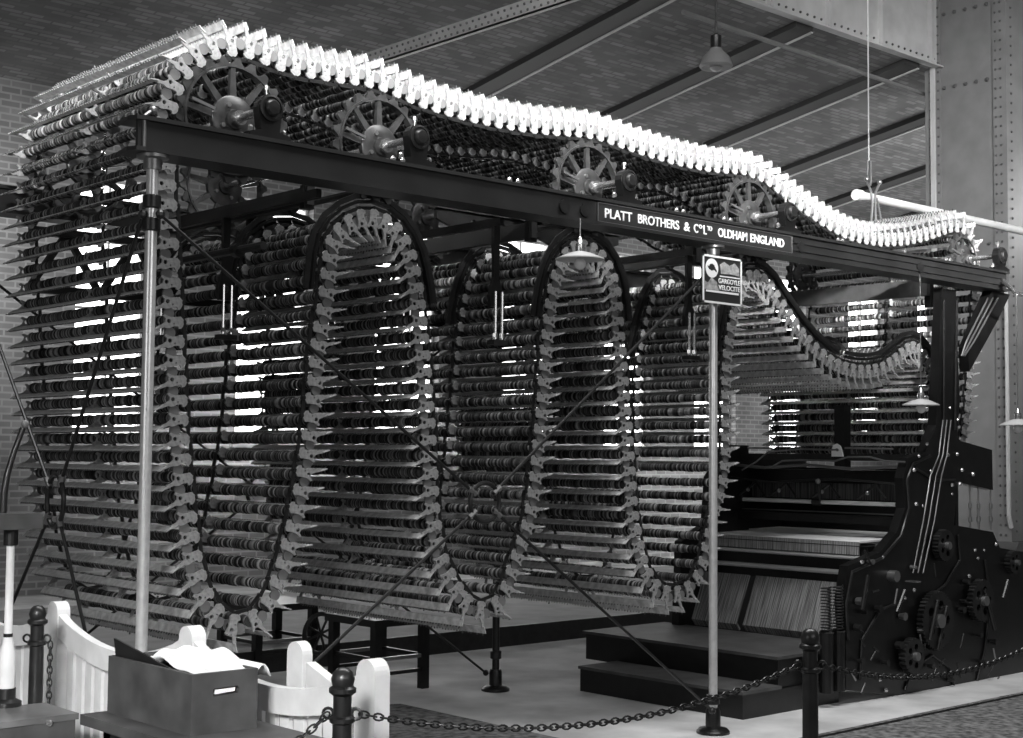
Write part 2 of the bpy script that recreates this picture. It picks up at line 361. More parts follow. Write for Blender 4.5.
# ================================================================ spool frame
LEN = 1.55
proto = thing('spool_frame', 'proto', 'spool frame')
OUT = [(-.020,.000),(-.008,-.006),(.012,-.006),(.027,.008),(.026,.036),(.026,.056),(.030,.070),(.038,.088),(.032,.096),(.020,.084),(.004,.088),(-.008,.106),(-.016,.134),(-.034,.146),(-.032,.130),(-.021,.096),(-.026,.084),(-.024,.066),(-.019,.054),(-.017,.034),(-.018,.024),(-.030,.020),(-.028,.008)]
def plate_bm(y): return prism(NB(), OUT, y, y+.010, holes=[circ(.008, .070, .0105, 8), circ(-.006, .045, .004, 6)])
for y in (0, .752, 1.54): finish('end_plate', plate_bm(y), PLATE, proto)
bm = NB(); prism(bm, [(-.023,.130),(-.018,.131),(-.035,.168),(-.040,.167)], -.012, 1.575); finish('tube_rail', bm, SLAT, proto)
bm = NB(); n = 62
for k in range(n):
    y = .012+k*(LEN-.02)/n; h = random.uniform(.004, .013); wy = .005
    box(bm, (-.043, y, .163), (-.037, y+wy, .170+h*(.8 if k % 7 else 1.5)))
finish('yarn_tubes', bm, TUBE, proto)
finish('carrier_bolt', lathe(NB(), [(.006, -.034), (.006, -.012), (.014, -.012), (.014, -.004)], (.0, .765, 0), 'z', 8), STEEL, proto)
def spool_bm(y0, y1, seed):
    rnd = random.Random(seed); prof = [(.012, y0-.02), (.012, y0), (.030, y0), (.030, y0+.006)]; y = y0+.008
    while y < y1-.03:
        wdt = rnd.choice((.018, .022, .03, .045, .06)); r = rnd.uniform(.024, .030)
        prof += [(r*.86, y), (r, y+.004), (r, y+wdt-.004), (r*.86, y+wdt-.001)]; y += wdt
    prof += [(.030, y1-.006), (.030, y1), (.012, y1), (.012, y1+.02)]
    return lathe(NB(), prof, (.012, 0, .052), 'y', 12)
for a, b, s in ((.03, .735, 1), (.785, 1.515, 2)):
    sp = finish('yarn_spool', spool_bm(a, b, s), YARN, proto, True)
    if s == 1: finish('spool_flange', lathe(NB(), [(.027, .012), (.027, .022)], (-.046, 0, .060), 'y', 14), DISC, sp)
SPM = [ ]
for s in range(3, 9):
    o = finish('yarn_spool', spool_bm(.03, .735, s) if s % 2 else spool_bm(.785, 1.515, s), YARN, None, True); SPM.append(o.data); bpy.data.objects.remove(o)
# segments of the path between turning points
ext = []
zs = [p[1] for p in path]
def near(target): return min(range(len(path)), key=lambda i: (path[i][0]-target[0])**2+(path[i][1]-target[1])**2)
marks = [0] + [near(t_) for t_ in ((9.48, 2.54), (8.84, 2.32), (7.57, 2.89), (6.77, .83), (5.94, 2.92), (5.20, .84), (4.40, 2.91), (3.61, .87), (3.34, 3.40), (10.28, 3.42))] + [len(path)]
SEG = [('up the short run beside the loom head', 'frames rising beside the loom head'),
       ('from the small right crest down to the sagging dip', 'frames from crest to dip'),
       ('from the sagging dip up to the rightmost arch', 'frames on the slope up to the right arch'),
       ('down the left leg of the rightmost tall arch', 'frames down the left leg of the right arch'),
       ('from the bottom up the right leg of the middle arch', 'frames up the right leg of the middle arch'),
       ('from the crown down the left leg of the middle arch', 'frames down the left leg of the middle arch'),
       ('from the bottom up the right leg of the leftmost arch', 'frames up the right leg of the left arch'),
       ('from the crown down the left leg of the leftmost arch', 'frames down the left leg of the left arch'),
       ('from the bottom up the outer left end', 'frames up the left end of the loom'),
       ('from the left along the white top run', 'frames along the top run'),
       ('from the top down the far right end', 'frames down the right end')]
seg_of = []
for i in range(len(path)):
    k = max(j for j in range(len(marks)-1) if marks[j] <= i); seg_of.append(k)
def dirn(i):
    a = path[max(i-1, 0)]; b = path[min(i+1, len(path)-1)]; return math.atan2(b[1]-a[1], b[0]-a[0])
# the frames that show smallest (back run, run beside the loom head) make up what is beyond 300
order = sorted(range(len(path)), key=lambda i: (seg_of[i] in (10, 0), path[i][0]*(1 if seg_of[i] != 9 else .5)))
keep = set(order[:300]); rest = [i for i in range(len(path)) if i not in keep]
cnt = {}
for i in range(len(path)):
    s = seg_of[i]; cnt[s] = cnt.get(s, 0)+1
    if i not in keep: continue
    where, grp = SEG[s]
    r = copy_thing(proto, (path[i][0], YC, path[i][1]), (0, -dirn(i), 0), '%s spool frame %s' % (ordn(cnt[s]), where), grp)
# vary the spools: swap mesh data on some copies
first_mesh = [c.data for c in kids(proto) if c.name.startswith('yarn_spool')]
rv = random.Random(3)
for o in [o for o in bpy.data.objects if o.type == 'MESH' and o.data in first_mesh and o.parent != proto]:
    j = first_mesh.index(o.data); c = rv.randrange(4)
    if c: o.data = SPM[(c-1)*2+j]
if rest:
    bm = NB()
    parts = []
    for c in kids(proto):
        parts.append(c.data)
        for g in kids(c): parts.append(g.data)
    for mi, me in enumerate(parts):
        for i in rest:
            m2 = me.copy(); m2.transform(Matrix.Translation((path[i][0], YC, path[i][1])) @ Matrix.Rotation(-dirn(i), 4, 'Y'))
            for p in m2.polygons: p.material_index = mi
            bm.from_mesh(m2); bpy.data.meshes.remove(m2)
    me = bpy.data.meshes.new('spool_frame'); bm.to_mesh(me); bm.free()
    for m_ in parts: me.materials.append(m_.materials[0])
    o = bpy.data.objects.new('spool_frame_run', me); COL.objects.link(o)
    tag(o, 'remaining spool frames packed down the far right end of the loom behind the iron head', 'spool frames', kind='stuff')
def drop(o):
    for c in kids(o): drop(c)
    bpy.data.objects.remove(o)
drop(proto)
# ---------------------------------------------------------------- the three carrier chains
CHN = {'near': ('black carrier chain nearest the camera, holding the near ends of the spool frames', 5.963),
       'mid': ('black carrier chain running behind the yarn spools through the middle of the frames', 6.72),
       'far': ('black carrier chain furthest from the camera, at the far ends of the spool frames', 7.50)}
offp = [(p[0]+math.sin(dirn(i))*.012, p[1]-math.cos(dirn(i))*.012) for i, p in enumerate(path)]
for k, (lb, y) in CHN.items():
    ch = thing('carrier_chain', lb, 'chain', (path[0][0], y, path[0][1]), 'carrier chains')
    bm = NB()
    for i in range(len(offp)-1):
        a, b = offp[i], offp[i+1]; dy = .006 if i % 2 else -.006
        strip(bm, [a, ((a[0]+b[0])/2, (a[1]+b[1])/2), b], y+dy-.003, y+dy+.003, .018)
    for i, a in enumerate(offp): lathe(bm, [(.010, -.013), (.010, .013)], (a[0], y, a[1]), 'y', 8)
    part('chain_links', bm, IRON2, ch)
  # ================================================================ guide rails
def offs(P, d):
    o = []
    for i, p in enumerate(P):
        a = P[max(i-1, 0)]; b = P[min(i+1, len(P)-1)]; t_ = math.atan2(b[1]-a[1], b[0]-a[0])
        o.append((p[0]+math.sin(t_)*d, p[1]-math.cos(t_)*d))
    return o
NM = {'near': 'nearest the camera', 'mid': 'in the middle of the loom', 'far': 'at the back of the loom'}
def rail(i0, i1, zmin, desc):
    P = path[i0:i1]; P = [p for p in offs(P, .045) if p[1] > zmin]
    for k, (lb, y) in CHN.items():
        g = thing('guide_rail', 'black curved guide rail over %s, %s' % (desc, NM[k]), 'guide rail', (P[0][0], y, P[0][1]), 'curved guide rails')
        part('rail_bar', strip(NB(), P, y-.012, y+.020, .016), IRON, g)
        P2 = offs(P, .03); part('rail_flange', strip(NB(), P2, y-.004, y+.010, .028), IRON2, g)
rail(marks[6], marks[8], 2.42, 'the leftmost arch'); rail(marks[4], marks[6], 2.42, 'the middle arch'); rail(marks[2]+4, marks[4], 2.3, 'the rightmost tall arch')
rail(marks[1]-4, marks[2]+4, 1.9, 'the sagging dip')
# ================================================================ gantry
YB = 5.61
def channel(t, y, dirc):
    part('web', box(NB(), (2.91, y, 2.965), (10.22, y+.02, 3.085)), BEAM, t)
    for z in (2.945, 3.08):
        bm = NB(); y0, y1 = (y-.02, y+.16) if dirc > 0 else (y-.02, y+.14)
        prism(bm, [(2.90, y0+.01), (2.94, y0), (10.24, y0), (10.24, y1), (2.90, y1), (2.88, y0+.06)], z, z+.018, plane='xy')
        part('flange', bm, BEAM, t)
t = thing('gantry_beam', 'long dark front girder carrying the sprocket wheels, sloping away above the spools', 'beam', (6.5, YB, 2.945))
channel(t, YB, 1)
part('stiffening_rail', box(NB(), (7.52, YB-.012, 3.035), (10.2, YB, 3.055)), BEAM, t); part('stiffening_rail', box(NB(), (7.52, YB-.012, 2.985), (10.2, YB, 2.998)), BEAM, t)
for X in (5.46, 5.62, 7.60, 9.0): part('joint_washer', lathe(NB(), [(.038, -.012), (.038, .0), (.02, .0)], (X, YB-.003, 3.015), 'y', 14), IRON2, t)
bm = NB()
for X in (4.30, 4.36, 5.08, 5.14, 6.42, 6.48, 6.86, 6.92, 8.05, 8.10, 8.85, 9.4, 9.45):
    lathe(bm, [(.014, 0), (.014, .018), (.006, .03)], (X, YB+.02, 3.098), 'z', 6)
part('flange_bolts', bm, STEEL, t)
bm = NB(); tube(bm, [(2.94, YB+.0, 2.96), (2.94, YB+.0, 3.10), (2.98, YB+.02, 3.13)], .009); ball(bm, (2.99, YB+.02, 3.135), .02, n=5); part('end_hook', bm, STEELD, t)
t = thing('gantry_beam', 'matching dark girder along the far side of the loom behind the frames', 'beam', (6.5, 7.62, 2.945)); channel(t, 7.62, -1)
# name plate on the beam
t = thing('name_plate', 'long dark name plate with raised white maker lettering on the front girder', 'sign', (6.5, YB-.012, 2.965))
part('plate', box(NB(), (5.715, YB-.012, 2.962), (7.50, YB-.0005, 3.072)), SIGNB, t)
bm = NB(); yy = YB-.017
for a, b in (((5.715, yy, 2.962), (7.50, YB-.012, 2.966)), ((5.715, yy, 3.068), (7.50, YB-.012, 3.072)), ((5.715, yy, 2.962), (5.720, YB-.012, 3.072)), ((7.495, yy, 2.962), (7.50, YB-.012, 3.072))): box(bm, a, b)
part('plate_border', bm, STEELD, t)
def px_x(x, y): return at(x, y, 1, YB).x
for s, a, b, z, h in (('PLATT', 603, 630, 2.990, .054), ('BROTHERS', 636, 677, 2.990, .054), ('&', 682, 688, 2.990, .054), ('C', 692, 696, 2.990, .054), ('o', 697, 700, 3.020, .024),
                      ('L', 701.5, 704.5, 2.990, .054), ('TD', 705, 710, 3.016, .028), ('OLDHAM', 716, 745, 2.990, .054), ('ENGLAND', 748.5, 782, 2.990, .054)):
    yy = 212+(a-603)*.165; text_mesh('lettering', s, SIGNW, px_x(a, yy), px_x(b, yy+2), z, h, YB-.016, t)
# posts
def post(X, Y, r, label, collars, grp=None, foot=True, m=POLE):
    t = thing('gantry_post', label, 'post', (X, Y, 0))
    part('shaft', lathe(NB(), [(r, .1), (r, 2.945)], (X, Y, 0), 'z', 20), m, t, True)
    part('foot', lathe(NB(), [(.10, 0), (.10, .015), (.085, .03), (.045, .04), (.045, .13), (.038, .15)], (X, Y, 0), 'z', 20), IRON, t, True)
    for z in collars: part('collar', lathe(NB(), [(r+.004, z-.03), (r+.014, z-.025), (r+.014, z+.025), (r+.004, z+.03)], (X, Y, 0), 'z', 18), IRON2, t, True)
    part('cap', lathe(NB(), [(r+.014, 2.88), (r+.014, 2.925), (.07, 2.93), (.07, 2.944)], (X, Y, 0), 'z', 18), STEELD, t, True)
    return t
post(3.01, 5.66, .026, 'tall polished steel post at the left end of the front girder', (2.74, 2.64))
post(6.79, 5.66, .026, 'tall polished steel post with the small advertising sign hung on it', (2.86, .20))
post(6.82, 7.66, .026, 'slender dark post standing on a round foot beneath the middle of the loom', (.25,), m=IRON2)
post(2.98, 7.66, .026, 'dark post at the far left corner of the loom', (2.64,), m=IRON2)
# tie rods and their centre rings
def rods(name, label, A, B, Cc, D, mid, rr, axis):
    t = thing(name, label, 'tie rod', tuple(mid))
    mid = Vector(mid)
    ringpts = []
    for k in range(28):
        a = 2*math.pi*k/28; c_, s_ = rr*math.cos(a), rr*math.sin(a)
        ringpts.append(mid+(V(c_, 0, s_) if axis == 'y' else V(0, c_*.8, s_*1.12)))
    part('centre_ring', tube(NB(), ringpts, .012, 8, True), IRON2, t, True)
    for P in (A, B, Cc, D):
        P = Vector(P); d = (P-mid).normalized(); s = mid+d*rr
        part('rod', tube(NB(), [s-d*.03, P], .0085, 8), IRON2, t, True)
        part('nut', tube(NB(), [s-d*.025, s+d*.03], .016, 6), STEELD, t)
        part('end_lug', ball(NB(), P, .022, n=5), IRON2, t)
rods('cross_bracing', 'crossed black tie rods with a round centre ring on the front of the loom', (3.02, 5.60, 2.68), (6.71, 5.60, 2.80), (3.02, 5.60, .10), (6.71, 5.60, .15), (4.90, 5.60, 1.41), .10, 'y')
rods('cross_bracing', 'crossed black tie rods with an oval ring across the left end of the loom', (2.97, 5.66, 2.68), (2.97, 7.60, 2.68), (2.97, 5.66, .10), (2.97, 7.60, .10), (2.97, 6.45, 1.42), .11, 'x')
rods('cross_bracing', 'crossed black tie rods glimpsed behind the spools on the far side', (3.02, 7.72, 2.68), (6.78, 7.72, 2.68), (3.02, 7.72, .10), (6.78, 7.72, .12), (4.90, 7.72, 1.41), .10, 'y')
# cross rails and hangers over the valleys
for X, d1 in ((5.60, 'left of the name plate'), (7.05, 'behind the hanging sign'), (4.06, 'left of the leftmost arch')):
    t = thing('cross_rail', 'dark textured crosswise rail just under the girder, %s' % d1, 'rail', (X, 6.7, 2.93))
    part('rail_bar', box(NB(), (X-.02, 5.99, 2.90), (X+.02, 7.50, 2.99)), BEAM, t)
    for y in (6.02, 7.48): part('rail_bracket', box(NB(), (X-.03, y-.02, 2.88), (X+.03, y+.02, 3.0)), IRON, t)
for X, d1 in ((3.98, 'leftmost valley'), (5.18, 'second valley'), (6.78, 'valley behind the sign')):
    t = thing('carrier_rail', 'thin black crosswise rail carrying the hangers over the %s' % d1, 'rail', (X, 6.7, 2.90))
    part('rail_bar', box(NB(), (X-.015, 5.80, 2.90), (X+.015, 7.62, 2.944)), IRON, t)
t = thing('cross_rail', 'broad dark wooden board across the loom above the sagging dip', 'board', (9.55, 6.7, 2.88))
part('board', box(NB(), (9.57, 5.9, 2.885), (9.61, 7.5, 3.01)), WOODD, t)
for y in (5.92, 7.4): part('rail_bracket', box(NB(), (9.615, y-.03, 2.8), (9.65, y+.03, 3.0)), IRON, t)
for X, d1 in ((4.62, 'above the crown of the leftmost arch'), (5.95, 'above the crown of the middle arch'), (6.72, 'left of the hanging sign'), (8.35, 'over the sagging dip')):
    t = thing('openwork_bracket', 'black openwork iron bracket %s' % d1, 'bracket', (X, 6.80, 2.6))
    pl_ = [(X-.42, 2.94), (X-.42, 2.88), (X-.30, 2.80), (X-.12, 2.74), (X-.05, 2.60), (X+.05, 2.60), (X+.12, 2.74), (X+.30, 2.80), (X+.42, 2.88), (X+.42, 2.94)] if X < 5 else [(X-.42, 3.16), (X-.42, 3.10), (X-.2, 3.03), (X-.06, 2.98), (X+.06, 2.98), (X+.2, 3.03), (X+.42, 3.10), (X+.42, 3.16)]
    hl = [circ(X-.24, 2.875, .035, 8), circ(X-.1, 2.85, .05, 10), circ(X+.1, 2.85, .05, 10), circ(X+.24, 2.875, .035, 8), circ(X, 2.70, .03, 8)] if X < 5 else [circ(X-.12, 3.09, .035, 8), circ(X+.12, 3.09, .035, 8), circ(X, 3.06, .04, 8)]
    part('casting', prism(NB(), pl_, 6.79, 6.82, holes=hl), IRON, t)
    part('foot_plate', box(NB(), (X-.44, 6.76, pl_[0][1]), (X+.44, 6.85, pl_[0][1]+.02)), IRON2, t)
def hanger(X, y, label, z0):
    t = thing('chain_hanger', label, 'hanger', (X, y, z0))
    o_ = prism(NB(), [(X-.022, 2.90), (X-.018, z0+.2), (X-.05, z0+.1), (X-.04, z0+.04), (X+.04, z0+.04), (X+.05, z0+.1), (X+.018, z0+.2), (X+.022, 2.90)], y-.012, y+.012, holes=[circ(X, z0+.1, .02, 8)])
    part('bracket', o_, IRON, t)
    for s in (-1, 1):
        rd = part('hanging_rod', tube(NB(), [(X+s*.024, y-.03, z0-.14), (X+s*.024, y-.03, z0+.12)], .008), STEEL, t)
        part('rod_nut', lathe(NB(), [(.014, -.01), (.014, .012)], (X+s*.024, y-.03, z0-.12), 'z', 6), STEEL, t)
    part('clamp_bar', box(NB(), (X-.05, y-.05, z0-.17), (X+.05, y+.01, z0-.145)), IRON2, t)
VAL = [(3.98, 'the leftmost valley'), (5.18, 'the second valley'), (6.78, 'the third valley')]
for X, d in VAL:
    for k, y in (('near', 5.85), ('mid', 6.66), ('far', 7.42)):
        if X < 4 and k == 'near': continue
        hanger(X, y, 'black hanger with bright rods over %s, %s' % (d, NM[k]), 2.42)
# lattice rail on the far side
t = thing('lattice_rail', 'black open lattice rail behind the arches under the far girder', 'rail', (6, 7.58, 2.5))
for z in (2.52, 2.84): part('chord', box(NB(), (3.3, 7.55, z), (9.6, 7.6, z+.045)), IRON, t)
X = 3.3; k = 0
while X < 9.4:
    d = .21; a, b = ((X, 2.54), (X+d, 2.86)) if k % 2 == 0 else ((X, 2.86), (X+d, 2.54))
    part('diagonal', strip(NB(), [a, b], 7.56, 7.59, .035), IRON, t); X += d; k += 1
# braces and clutter between the arches: long rails through the loom
for X, z, lb in ((3.62, 2.62, 'left of the leftmost arch'), (4.42, 3.02, 'over the crown of the leftmost arch'), (5.95, 3.03, 'over the crown of the middle arch'), (7.56, 3.0, 'over the crown of the rightmost arch')):
    t = thing('stay_bar', 'black round stay bar %s' % lb, 'bar', (X, 6.7, z)); part('bar', tube(NB(), [(X, 5.72, z), (X, 7.55, z)], .02), IRON2, t)
    for y in (5.95, 6.7, 7.45): part('stay_collar', lathe(NB(), [(.035, -.02), (.035, .02)], (X, y, z), 'y', 12), IRON, t)
# ================================================================ sprocket wheels
def wheel(X, Z, R, y, label, grp, nsp=8, teeth=20):
    t = thing('sprocket_wheel', label, 'wheel', (X, y, Z), grp)
    poly = []
    for k in range(teeth):
        for f, rr in ((0, R), (.12, R+.020), (.2, R+.022), (.36, R+.022), (.44, R+.020), (.56, R), (.78, R-.016)):
            a = 2*math.pi*(k+f)/teeth; poly.append((X+rr*math.cos(a), Z+rr*math.sin(a)))
    part('toothed_rim', prism(NB(), poly, y-.012, y+.012, holes=[circ(X, Z, R-.026, 40)]), WHL, t)
    part('rim_flange', prism(NB(), circ(X, Z, R-.018, 40), y-.022, y+.022, holes=[circ(X, Z, R-.030, 40)]), WHL, t)
    for k in range(nsp):
        a = 2*math.pi*k/nsp+.2; c_, s_ = math.cos(a), math.sin(a)
        w0, w1 = .020, .012
        q = [(X+c_*.08-s_*w0, Z+s_*.08+c_*w0), (X+c_*(R-.03)-s_*w1, Z+s_*(R-.03)+c_*w1), (X+c_*(R-.03)+s_*w1, Z+s_*(R-.03)-c_*w1), (X+c_*.08+s_*w0, Z+s_*.08-c_*w0)]
        part('spoke', prism(NB(), q, y-.012, y+.012), WHL, t)
    part('hub', lathe(NB(), [(.118, .012), (.118, -.014), (.110, -.020), (.050, -.022), (.046, -.035), (.022, -.035)], (X, y, Z), 'y', 32), WHL, t, True)
    for k in range(4):
        a = 2*math.pi*k/4+.5; part('hub_bolt', lathe(NB(), [(.012, -.034), (.012, -.018)], (X+.075*math.cos(a), y, Z+.075*math.sin(a)), 'y', 6), STEELD, t)
WH = [(3.585, 3.245, .285, 'large black sprocket wheel at the left girder end'), (4.46, 3.245, .275, 'second black sprocket wheel from the left'), (6.0, 3.235, .275, 'black sprocket wheel left of the name plate'),
      (7.52, 3.235, .27, 'black sprocket wheel above the end of the name plate'), (10.19, 3.22, .20, 'small black sprocket wheel at the far right')]
for j, (X, Z, R, lb) in enumerate(WH):
    wheel(X, Z, R, 5.965, lb+', front one', 'front sprocket wheels', 9, 22 if R > .25 else 16)
    wheel(X, Z, R, 7.50, lb+', its far twin', 'far sprocket wheels', 9, 22 if R > .25 else 16)
    t = thing('drive_shaft', 'steel shaft through the %s' % lb, 'shaft', (X, 6.6, Z))
    part('shaft_bar', lathe(NB(), [(.020, 5.66), (.020, 7.62)], (X, 0, Z), 'y', 16), STEEL, t, True)
    part('shaft_collar', lathe(NB(), [(.036, 5.885), (.036, 5.91)], (X, 0, Z), 'y', 16), STEEL, t, True)
    b = thing('pillow_block', 'black bearing block in front of the %s' % lb.replace('sprocket ', ''), 'bearing', (X, 5.67, 3.098))
    y0, y1 = 5.625, 5.675
    part('bearing_body', prism(NB(), [(X-.11, 3.099), (X-.11, 3.125), (X-.05, 3.14), (X-.066, Z)]+[(X-.066*math.cos(a), Z+.066*math.sin(a)) for a in [math.pi*q/8 for q in range(1, 8)]]+[(X+.066, Z), (X+.05, 3.14), (X+.11, 3.125), (X+.11, 3.099)], y0, y1), IRON, b)
    part('bearing_cap', lathe(NB(), [(.062, y0), (.062, y0-.010), (.052, y0-.012), (.050, y0-.006), (.040, y0-.006), (.038, y0-.022), (.030, y0-.030), (.001, y0-.032)], (X, 0, Z), 'y', 24), IRON2, b, True)
    for s in (-1, 1): part('bearing_bolt', lathe(NB(), [(.014, 3.125), (.014, 3.15), (.007, 3.16)], (X+s*.09, y0+.03, 0), 'z', 6), STEEL, b)
    part('oil_cup', lathe(NB(), [(.008, Z+.07), (.008, Z+.09), (.014, Z+.092), (.014, Z+.11)], (X, y0+.04, 0), 'z', 10), STEELD, b)
    # arm from hub block to the left
    part('link_arm', strip(NB(), [(X-.25, Z+.055), (X-.13, Z+.025)], 5.90, 5.91, .014), STEELD, b)
# ================================================================ loom head (right)
def P(x, y, Y=5.72): q = at(x, y, 1, Y); return (q.x, q.z)
LH = thing('loom_head', 'black cast iron loom head with side frames, rods and rollers at the right end', 'loom', (9.3, 6.5, 0))
outl = [(846,690),(846,650),(843,600),(848,566),(880,552),(897,532),(905,508),(903,478),(908,458),(925,452),(936,425),(938,385),(942,288),(956,291),(957,345),(960,400),(957,440),(975,445),(992,450),(993,490),(957,482),(954,525),(993,532),(1000,548),(1030,553),(1030,684),(1003,692),(975,694),(920,696),(880,694)]  # gap between the legs filled solid in place of the floor shadow
poly = [P(*q) for q in outl]
part('side_frame', prism(NB(), poly, 5.72, 5.79), IRON, LH)
poly2 = [(x, z) for x, z in poly if z < 1.95]
part('side_frame', prism(NB(), [(8.45, 0.0), (8.5, 1.0), (8.85, 1.15), (8.95, 1.65), (10.1, 1.65), (10.3, 0.0)], 7.40, 7.47), IRON, LH)
part('diagonal_brace', prism(NB(), [P(985,291), P(1003,295), P(992,318), P(980,340), P(962,372), P(961,348), P(970,325)], 5.66, 5.74), IRON, LH)
bead = [at(x, y, 1, 5.715) for x, y in ((848,640),(846,604),(852,572),(882,558),(901,536),(909,508),(907,480),(913,464),(930,456))]
part('frame_bead', tube(NB(), bead, .012), IRON2, LH, True)
for arc in ([(955,690),(950,668),(932,655),(912,668),(905,690)], [(975,690),(985,650),(990,600),(985,560)], [(860,680),(862,640),(880,610),(905,600)], [(925,600),(945,585),(960,560),(958,535)], [(915,468),(935,480),(955,480)], [(944,300),(944,440)], [(957,300),(955,430)]):
    part('frame_rib', tube(NB(), [at(x, y, 1, 5.712) for x, y in arc], .010), IRON2, LH, True)
# ribs along the brace
for dx in (-5, 0, 5):
    part('brace_rib', tube(NB(), [at(993+dx, 298, 1, 5.655), at(971+dx*.8, 340, 1, 5.655), at(963+dx*.3, 356, 1, 5.655)], .007), STEELD, LH)
    part('control_rod', tube(NB(), [at(947+dx*.8, 420, 1, 5.68), at(943+dx*.8, 455, 1, 5.68), at(936+dx*1.1, 476, 1, 5.68), at(929+dx*1.1, 520, 1, 5.68), at(918+dx, 573, 1, 5.68)], .006), STEELD, LH, True)
rl = random.Random(5)
rm = random.Random(11)
for k in range(46):
    q = at(rm.uniform(850, 1000), rm.uniform(560, 685), 1, 5.66)
    part('small_fitting', lathe(NB(), [(rm.uniform(.008, .03), 0), (rm.uniform(.008, .03), .05)], tuple(q), 'y', 8) if k % 2 else tube(NB(), [q, q+V(rm.uniform(-.08, .08), 0, rm.uniform(-.12, .12))], .007), IRON2 if k % 5 else STEELD, LH, True)
for (x, y) in [(948,455),(957,454),(962,470),(973,474),(952,485),(960,484),(952,494),(919,456),(914,470),(931,471),(916,504),(923,506),(952,541),(952,548),(927,444),(975,550),(984,550),(978,558),(940,555),(969,576),(996,544),(883,557),(862,562),(905,598),(914,590),(958,420),(950,408),(886,690),(880,680)]:
    q = at(x, y, 1, 5.705); part('bolt_head', ball(NB(), q, rl.uniform(.011, .018), n=4), STEEL, LH)
for x in (970, 978.5, 990.5):
    q = at(x, 517, 1, 5.74); part('oil_column', lathe(NB(), [(.008, -.10), (.008, -.04), (.016, -.035), (.016, .0), (.008, .005), (.008, .06), (.015, .065), (.015, .10), (.006, .11), (.006, .30)], tuple(q), 'z', 10), STEELD, LH, True)
part('treadle_plate', box(NB(), at(905, 582, 1, 5.69), at(921, 581, 1, 5.60)), STEEL, LH)
def gear(c, y, R, teeth, name='gear_wheel', th=.05, m=IRON2):
    poly = []
    for k in range(teeth):
        for f, rr in ((0, R), (.25, R*1.06), (.5, R*1.06), (.75, R)):
            a = 2*math.pi*(k+f)/teeth; poly.append((c[0]+rr*math.cos(a), c[1]+rr*math.sin(a)))
    hs = [circ(c[0]+R*.55*math.cos(a), c[1]+R*.55*math.sin(a), R*.2, 8) for a in [2*math.pi*q/5 for q in range(5)]]
    part(name, prism(NB(), poly, y-th, y, holes=hs), m, LH)
    part('gear_boss', lathe(NB(), [(R*.25, -th-.03), (R*.25, -th), ], (c[0], y, c[1]), 'y', 16), STEELD, LH, True)
gear(P(930, 620), 5.70, .20, 40); gear(P(975, 600), 5.70, .15, 30); gear(P(905, 655), 5.69, .12, 24); gear(P(1010, 562), 5.72, .085, 18); gear(P(938, 545), 5.70, .11, 26)
for (x0, y0, x1, y1) in ((938,600,930,640),(947,606,938,650),(868,575,862,610),(905,590,897,612),(985,590,995,630),(1003,598,1008,580)):
    part('connecting_link', tube(NB(), [at(x0, y0, 1, 5.64), at(x1, y1, 1, 5.64)], .014), IRON2, LH)
# rails across
def xb(name, X, Z, sx, sz, m, y0=5.79, y1=7.40): return part(name, box(NB(), (X-sx/2, y0, Z-sz/2), (X+sx/2, y1, Z+sz/2)), m, LH)
def zat(x, y, X): q = at(x, y, 0, X); return q
xb('front_rail', 9.15, 1.66, .10, .05, IRON2); xb('sley_rail', 9.25, 1.52, .12, .09, IRON); xb('back_panel', 9.78, 1.30, .04, .55, IRON); xb('lower_rail', 9.1, 1.20, .08, .06, IRON)
part('sley_cap', tube(NB(), [V(9.02, 5.8, 1.60), V(9.02, 6.2, 1.575), V(9.02, 6.6, 1.60), V(9.02, 7.0, 1.575), V(9.02, 7.4, 1.60)], .012), STEELD, LH, True)
part('sley_lip', tube(NB(), [V(8.98, 5.8, 1.475), V(8.98, 6.3, 1.50), V(8.98, 6.9, 1.465), V(8.98, 7.4, 1.50)], .008), IRON2, LH, True)
part('reed', box(NB(), (9.30, 5.9, 1.34), (9.33, 7.35, 1.46)), strands('reed_wires', .03, .16, 120, .5), LH)
a = at(905, 505, 1, 5.80)
part('tie_rod', tube(NB(), [a, V(a.x, 7.36, a.z)], .016, 12), BRIGHT, LH, True)
part('rod_collar', tube(NB(), [V(a.x, 6.52, a.z), V(a.x, 6.60, a.z)], .028, 12), IRON2, LH, True)
for y in (5.83, 7.32): part('rod_collar', tube(NB(), [V(a.x, y-.05, a.z), V(a.x, y+.03, a.z)], .034, 12), IRON2, LH, True)
part('thin_rod', tube(NB(), [V(a.x+.02, 5.8, a.z-.075), V(a.x+.02, 7.3, a.z-.075)], .006), STEELD, LH)
for yc in (6.05, 6.45, 6.85, 7.15):
    for s in (-1, 1): part('sley_brace', tube(NB(), [V(9.1, yc, 1.46), V(9.05, yc+s*.12, 1.36)], .010), IRON2, LH)
    part('sley_knob', ball(NB(), (9.04, yc+.03, 1.40), .016, n=5), STEELD, LH)
for pl_ in ([(742,470),(756,462),(768,452),(800,449),(838,450)], [(770,468),(782,461),(800,460),(835,461),(848,457),(870,457),(885,461),(905,462)], [(748,448),(770,448)], [(845,448),(893,449)]):
    part('guide_bar', tube(NB(), [at(x, y, 0, 8.97) for x, y in pl_], .007), STEELD, LH, True)
# centre post with pale plate
cp = at(838, 444, 0, 9.05)
part('centre_post', box(NB(), (9.06, cp.y-.05, 1.55), (9.14, cp.y+.04, 2.05)), IRON, LH)
part('pale_bracket', prism(NB(), [(cp.y-.055, 1.665), (cp.y+.045, 1.665), (cp.y+.045, 1.715), (cp.y+.03, 1.75), (cp.y, 1.762), (cp.y-.03, 1.745), (cp.y-.045, 1.71)], 9.03, 9.045, holes=[circ(cp.y, 1.715, .014, 8)], plane='yz'), SIGNW, LH)
